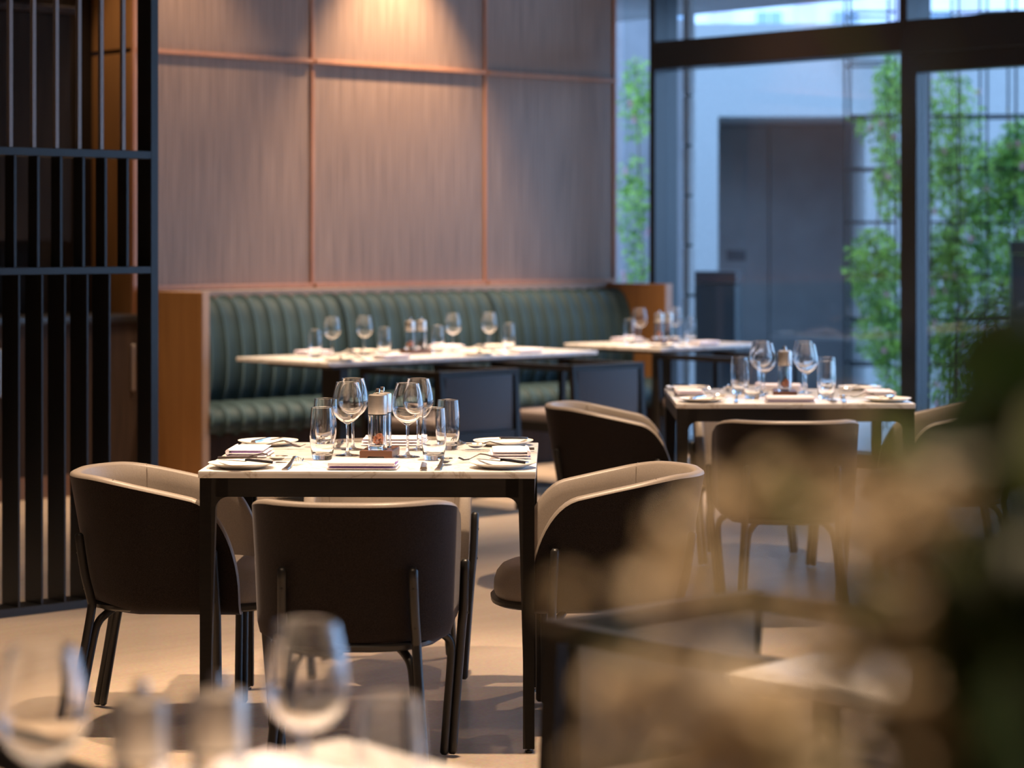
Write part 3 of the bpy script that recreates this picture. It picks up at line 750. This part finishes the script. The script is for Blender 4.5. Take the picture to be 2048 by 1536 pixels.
def napkin():
    P = Proto('napkin', 'napkin'); m = MB()
    def slab(x0, x1, y0, y1, z0, z1, sag):
        nx, ny, V, F = 14, 6, [], []
        th = z1 - z0
        for face in (0, 1):
            for i in range(nx + 1):
                for j in range(ny + 1):
                    u, v = i / nx, j / ny; e = min(u, 1 - u, v * .6, (1 - v) * .6) * 16; e = min(1, e); rd = math.sqrt(max(0, 1 - (1 - e) ** 2))
                    x = x0 + (x1 - x0) * u; y = y0 + (y1 - y0) * v
                    zc = (z0 + z1) / 2 + sag * math.sin(u * 7 + v * 3)
                    V.append((x, y, zc + (th / 2) * (.25 + .75 * rd) * (1 if face else -1)))
        g = (nx + 1) * (ny + 1)
        for i in range(nx):
            for j in range(ny):
                a = i * (ny + 1) + j; F.append((a, a + 1, a + ny + 2, a + ny + 1)); F.append((g + a, g + a + ny + 1, g + a + ny + 2, g + a + 1))
        bd = [i * (ny + 1) for i in range(nx + 1)] + [nx * (ny + 1) + j for j in range(1, ny + 1)] + [i * (ny + 1) + ny for i in range(nx - 1, -1, -1)] + [j for j in range(ny - 1, 0, -1)]
        for k in range(len(bd)): a, b = bd[k], bd[(k + 1) % len(bd)]; F.append((a, b, g + b, g + a))
        m.add(V, F)
    slab(-.094, .094, -.056, .060, .0003, .0085, 0); slab(-.091, .092, -.054, .056, .0088, .0165, 0); slab(-.090, .088, -.046, .050, .0168, .0245, 0)
    # the rolled front fold
    rc = [(-.046 + .0125 * -math.sin(math.pi * k / 10) * .8, .0168 - .0079 * math.cos(math.pi * k / 10) ) for k in range(11)]
    m.prism(rc, -.090, .088, 'x')
    P.part('cloth', m.mesh('cloth', M['linen'], 50))
    P.part('hem', MB().box(-.086, .084, -.0552, -.050, .0082, .0092).box(.0885, .0905, -.040, .045, .0160, .0175).mesh('hem', M['hem']))
    return P
WG, TB, SM, PM, TR, PL, FK, KN, BK, SPN, NK = wine_glass(), tumbler(), mill('salt'), mill('pepper'), tray(), plate(), fork(), knife(), knife('butter_knife', .82), spoon(), napkin()
Z = .7502
class Tab:
    def __init__(s, c, rz, name, grp): s.c, s.rz, s.n, s.g = c, rz, name, grp
    def at(s, x, y, z=0):
        c, q = math.cos(s.rz), math.sin(s.rz); return (s.c[0] + x * c - y * q, s.c[1] + x * q + y * c, Z + z)
    def put(s, P, x, y, rz, what, z=0, grp=None, tilt=None):
        lab = what + ' ' + s.n
        rot = None if tilt is None else (tilt[0], tilt[1], s.rz + rz)
        return P.spawn(s.at(x, y, z), s.rz + rz, lab, (grp or P.name.replace('_', ' ') + 's') + ' ' + s.g, rot)
def setting(T, side, who, edge=.45, cx=0, full=True, jit=0):
    """cover for a diner sitting at angle side (0 = near edge); local x right, y away from the diner"""
    rnd = random.Random(hash((T.g, who)) % 1000 if False else len(who) * 7 + len(T.g)); c, q = math.cos(side), math.sin(side)
    def P(x, y): x += cx; y -= edge; return (x * c - y * q, x * q + y * c)
    T.put(NK, *P(-.015, .077), side + R(rnd.uniform(-3, 3)), 'folded lilac-white napkin at the %s seat' % who)
    T.put(PL, *P(-.345, .09), side, 'white side plate for the %s seat' % who)
    T.put(BK, *P(-.335, .095), side + R(rnd.choice((-38, 65, -62))), 'butter knife on the %s seat\'s plate' % who, .0125, tilt=(R(1.5), R(0)))
    T.put(FK, *P(-.212, .12), side + R(-6), 'steel fork at the %s seat' % who)
    if full:
        T.put(KN, *P(.145, .12), side + R(3), 'steel table knife at the %s seat' % who)
        T.put(SPN, *P(.195, .12), side + R(-5), 'steel spoon at the %s seat' % who)
TMn = Tab(TM, YAW, 'on the centre table', 'on the centre table')
TCn = Tab(TC, YAW, 'on the table by the glass door', 'on the table by the glass door')
SEATS = ((0, 'near'), (R(-90), 'left'), (R(180), 'far'), (R(90), 'right'))
for T in (TMn, TCn):
    for a, w in SEATS: setting(T, a, w)
for T, tum, win in ((TMn, ((-.151, -.12), (-.18, .25), (.162, -.13), (.186, .20)), ((-.091, .0), (-.092, .19), (.083, -.04), (.100, .18))),
                    (TCn, ((-.14, -.18), (-.165, .13), (.145, -.19), (.185, .13)), ((-.08, -.03), (-.078, .16), (.078, -.10), (.095, .16)))):
    for (x, y), w in zip(tum, ('near left', 'far left', 'near right', 'far right')): T.put(TB, x, y, 0, 'clear tumbler, the %s one' % w)
    for (x, y), w in zip(win, ('near left', 'far left', 'near right', 'far right')): T.put(WG, x, y, 0, 'empty wine glass, the %s one' % w)
    T.put(TR, .002, -.012, R(-4), 'walnut mill tray')
    T.put(SM, -.001, -.050, 0, 'steel-capped mill of pink salt in the walnut tray', .022)
    T.put(PM, .006, .028, 0, 'steel-capped pepper mill behind the salt', .022)

def on_room(s0, s1, r0, r1, name): return Tab(room((s0 + s1) / 2, (r0 + r1) / 2)[:2], PHI, name, name)
TA = on_room(7.36, 9.27, 9.34, 10.12, 'on the long banquette table'); ca, cb = 8.315, 9.73
def A(s, r): return (s - ca, r - cb)
for s, w in ((7.62, 'leftmost'), (8.09, 'second from left'), (8.47, 'third from left'), (9.00, 'rightmost')): TA.put(TB, *A(s, 9.78), 0, 'clear tumbler, %s' % w)
for s, w in ((7.75, 'leftmost'), (7.97, 'second from left'), (8.60, 'third from left'), (8.87, 'rightmost')): TA.put(WG, *A(s, 9.80), 0, 'empty wine glass, %s' % w)
TA.put(TR, *A(8.295, 9.76), R(90), 'walnut mill tray'); TA.put(SM, *A(8.255, 9.76), 0, 'steel-capped mill of pink salt', .022); TA.put(PM, *A(8.335, 9.76), 0, 'steel-capped pepper mill', .022)
for s, w in ((7.85, 'left'), (8.8, 'right')):
    setting(TA, 0, w + ' armchair', .39, s - ca, False); setting(TA, R(180), w + ' banquette', .39, -(s - ca) + .05, False)
TBt = on_room(9.78, 10.68, 9.34, 10.14, 'on the small banquette table'); ca, cb = 10.23, 9.74
for s, w in ((9.99, 'left'), (10.52, 'right')): TBt.put(TB, *A(s, 9.80), 0, 'clear tumbler, the %s one' % w)
for s, w in ((10.10, 'left'), (10.41, 'right')): TBt.put(WG, *A(s, 9.82), 0, 'empty wine glass, the %s one' % w)
TBt.put(TR, *A(10.265, 9.78), R(90), 'walnut mill tray'); TBt.put(SM, *A(10.225, 9.78), 0, 'steel-capped mill of pink salt', .022); TBt.put(PM, *A(10.305, 9.78), 0, 'steel-capped pepper mill', .022)
setting(TBt, 0, 'armchair', .40, .0, False); setting(TBt, R(180), 'banquette', .40, .0, False)
TD = on_room(.92, 1.82, 1.45, 2.28, 'on the blurred foreground table'); ca, cb = 1.37, 1.865
TD.put(WG, *A(1.529, 1.977), 0, 'empty wine glass right of the mills'); TD.put(WG, *A(1.244, 2.036), 0, 'empty wine glass at the far left of the picture')
TD.put(TB, *A(1.543, 1.856), 0, 'clear tumbler')
TD.put(TR, *A(1.298, 1.876), R(90), 'walnut mill tray'); TD.put(SM, *A(1.26, 1.886), 0, 'left steel-capped mill', .022); TD.put(PM, *A(1.336, 1.866), 0, 'right steel-capped mill', .022)
TD.put(NK, *A(1.60, 2.12), R(90), 'folded napkin'); TD.put(PL, *A(1.70, 1.90), 0, 'white side plate')
TE = on_room(2.51, 3.41, 1.45, 2.27, 'on the foreground table at right'); ca, cb = 2.96, 1.86
TE.put(TB, *A(2.746, 1.98), 0, 'clear tumbler among dark leaves')

# ------------------------------------------------------------------ flower arrangement close to the lens
FK_ = .74                                                  # the vase stands under a metre from the lens
def near(x, y, z): return Vector((x * FK_, y * FK_, CAM_H + (z - CAM_H) * FK_))
CT = .86
con = link('console_table', None, None, (.22, .93, 0))
link('top', MB().bbox(-.30, .30, -.2, .2, CT - .03, CT, .004).mesh('top', M['dark_wood']), con)
for x in (-.27, .27):
    for y in (-.17, .17): link('leg', MB().bbox(x - .015, x + .015, y - .015, y + .015, 0, CT - .03, .002, 1).mesh('leg', M['black']), con)
tag(con, 'dark console table under the flower vase, just below the picture', 'table')
fa = link('flower_arrangement', None, None, (.215, .93, CT + .0005))
link('vase', MB().lathe(dense([(0, .001), (.045, .001), (.060, .03), (.066, .09), (.055, .15), (.040, .185), (.044, .20)], 3) + [(.040, .20), (.036, .185), (.05, .15), (0, .02)], 32).mesh('vase', M['vase'], 40), fa)
rf = random.Random(21)
def blossom(seed, n=17, rad=.026):
    rnd = random.Random(seed); m = MB()
    for k in range(n):
        d = Vector((rnd.gauss(0, 1), rnd.gauss(0, 1), rnd.gauss(.25, 1))).normalized(); sd = d.cross(Vector((rnd.random() - .5, rnd.random() - .5, 1))).normalized()
        nn = d.cross(sd); l = rad * rnd.uniform(.75, 1.05); w = rad * rnd.uniform(.30, .42); c = d * rad * .12
        m.add([c, c + d * l * .5 + sd * w + nn * w * .3, c + d * l + sd * w * .6, c + d * l * 1.08 + nn * w * .25, c + d * l - sd * w * .6, c + d * l * .5 - sd * w + nn * w * .3], [(0, 1, 2, 3), (0, 3, 4, 5)])
    return m.mesh('blossom', M['petal'], 180)
BL = [blossom(k) for k in range(4)]
def leafmesh(seed, m, l=.075, w=.016):
    V, F = [], []
    for i in range(7):
        u = i / 6; ww = w * math.sin(math.pi * min(1, u * .93 + .05)) ** .8; z = -.018 * u * u
        V += [(-ww, u * l, z + ww * .25), (0, u * l, z), (ww, u * l, z + ww * .25)]
    for i in range(6):
        for k in (0, 1): a = i * 3 + k; F.append((a, a + 1, a + 4, a + 3))
    return MB().add(V, F).mesh('leaf', m, 180)
LF = [leafmesh(0, M['leaf_fg']), leafmesh(1, M['leaf_dark'], .09, .022), leafmesh(2, M['leaf_fg'], .13, .007)]
V0 = Vector((.215, .93, CT))
def stemto(p, r=.0018):
    p = near(*p) - V0; b = Vector((rf.uniform(-.02, .02), rf.uniform(-.02, .02), .19)); mid = b.lerp(p, .55) + Vector((-p.x * .12, 0, .03))
    link('flower_stem', MB().tube(dense([tuple(b), tuple(mid), tuple(p)], 5), r, 6).mesh('flower_stem', M['leaf_fg']), fa)
# (x, distance, height, size) of each blossom in metres
BLOOMS = [(.078, 1.20, 1.196, .95), (.112, 1.24, 1.222, .75), (.071, 1.22, 1.135, 1.0), (.104, 1.18, 1.130, 1.1), (.138, 1.20, 1.110, 1.2), (.178, 1.26, 1.118, 1.2), (.214, 1.22, 1.125, 1.1), (.178, 1.25, 1.165, 1.1),
          (.188, 1.25, 1.226, 1.0), (.150, 1.28, 1.226, .85), (.222, 1.27, 1.215, .8), (.236, 1.26, 1.240, .85), (.205, 1.22, 1.196, .8), (.085, 1.17, 1.085, 1.1), (.125, 1.17, 1.078, 1.1), (.17, 1.18, 1.075, 1.1), (.225, 1.24, 1.085, 1.0)]
for i, (x, y, z, sz) in enumerate(BLOOMS):
    o = link('blossom', BL[i % 4], fa, near(x, y, z) - V0, rf.uniform(0, 6)); o.scale = (sz * FK_,) * 3; stemto((x, y, z - .01))
n = 0
while n < 60:                                              # small sprays filling the gaps
    x, z = rf.uniform(.02, .165), rf.uniform(1.150, 1.305)
    lim = 1.235 + .62 * (x - .03)
    if .056 < x < .135 and 1.178 < z < 1.222 and rf.random() < .75: continue
    if z > lim or rf.random() > (.35 + .65 * min(1, (lim - z) / .06)): continue
    o = link('floret', BL[n % 4], fa, Vector((x, rf.uniform(.82, .97), z)) - V0, rf.uniform(0, 6)); o.scale = (rf.uniform(.2, .38),) * 3; n += 1
    if n % 4 == 0:
        b = Vector((.0, .0, .19)); p = Vector(o.location); link('flower_stem', MB().tube(dense([tuple(b), tuple(b.lerp(p, .5) + Vector((0, 0, .02))), tuple(p)], 4), .0010, 5).mesh('flower_stem', M['leaf_fg']), fa)
def leaf(k, p, e, sc=1):
    o = link('leaf', LF[k], fa, near(*p) - V0); o.rotation_euler = e; o.scale = (sc * FK_,) * 3
for i in range(96):                                        # the dark leafy mass on the right
    z = rf.uniform(1.06, 1.36) ; lo = .230 + max(0, z - 1.20) * .34
    x = lo + rf.random() * .10; y = 1.26 + rf.uniform(-.1, .1)
    leaf(rf.choice((1, 1, 1, 0)), (x, y, z), (rf.uniform(-1.2, 1.2), rf.uniform(-1, 1), rf.uniform(0, 6.28)), rf.uniform(.7, 1.1))
for i in range(75):                                        # the lower, denser part of it
    leaf(rf.choice((1, 1, 1, 1, 0)), (rf.uniform(.218, .30), 1.27 + rf.uniform(-.08, .1), rf.uniform(1.06, 1.205)), (rf.uniform(-1.2, 1.2), rf.uniform(-1, 1), rf.uniform(0, 6.28)), rf.uniform(.7, 1.0))
for i in range(26):                                        # olive leaves between the flowers
    b = rf.choice(BLOOMS); leaf(0, (b[0] + rf.uniform(-.03, .03), b[1] + rf.uniform(.0, .05), b[2] + rf.uniform(-.03, .02)), (rf.uniform(-.8, .8), rf.uniform(-.8, .8), rf.uniform(0, 6.28)), rf.uniform(.5, .9))
for p, e, sc in (((.205, 1.24, 1.40), (R(75), R(12), R(95)), 1.0), ((.225, 1.25, 1.47), (R(-60), R(10), R(90)), .9)):
    leaf(2, p, e, sc); stemto(p, .0010)
tag(fa, 'blurred arrangement of cream flowers and dark leaves close to the lens', 'flowers')
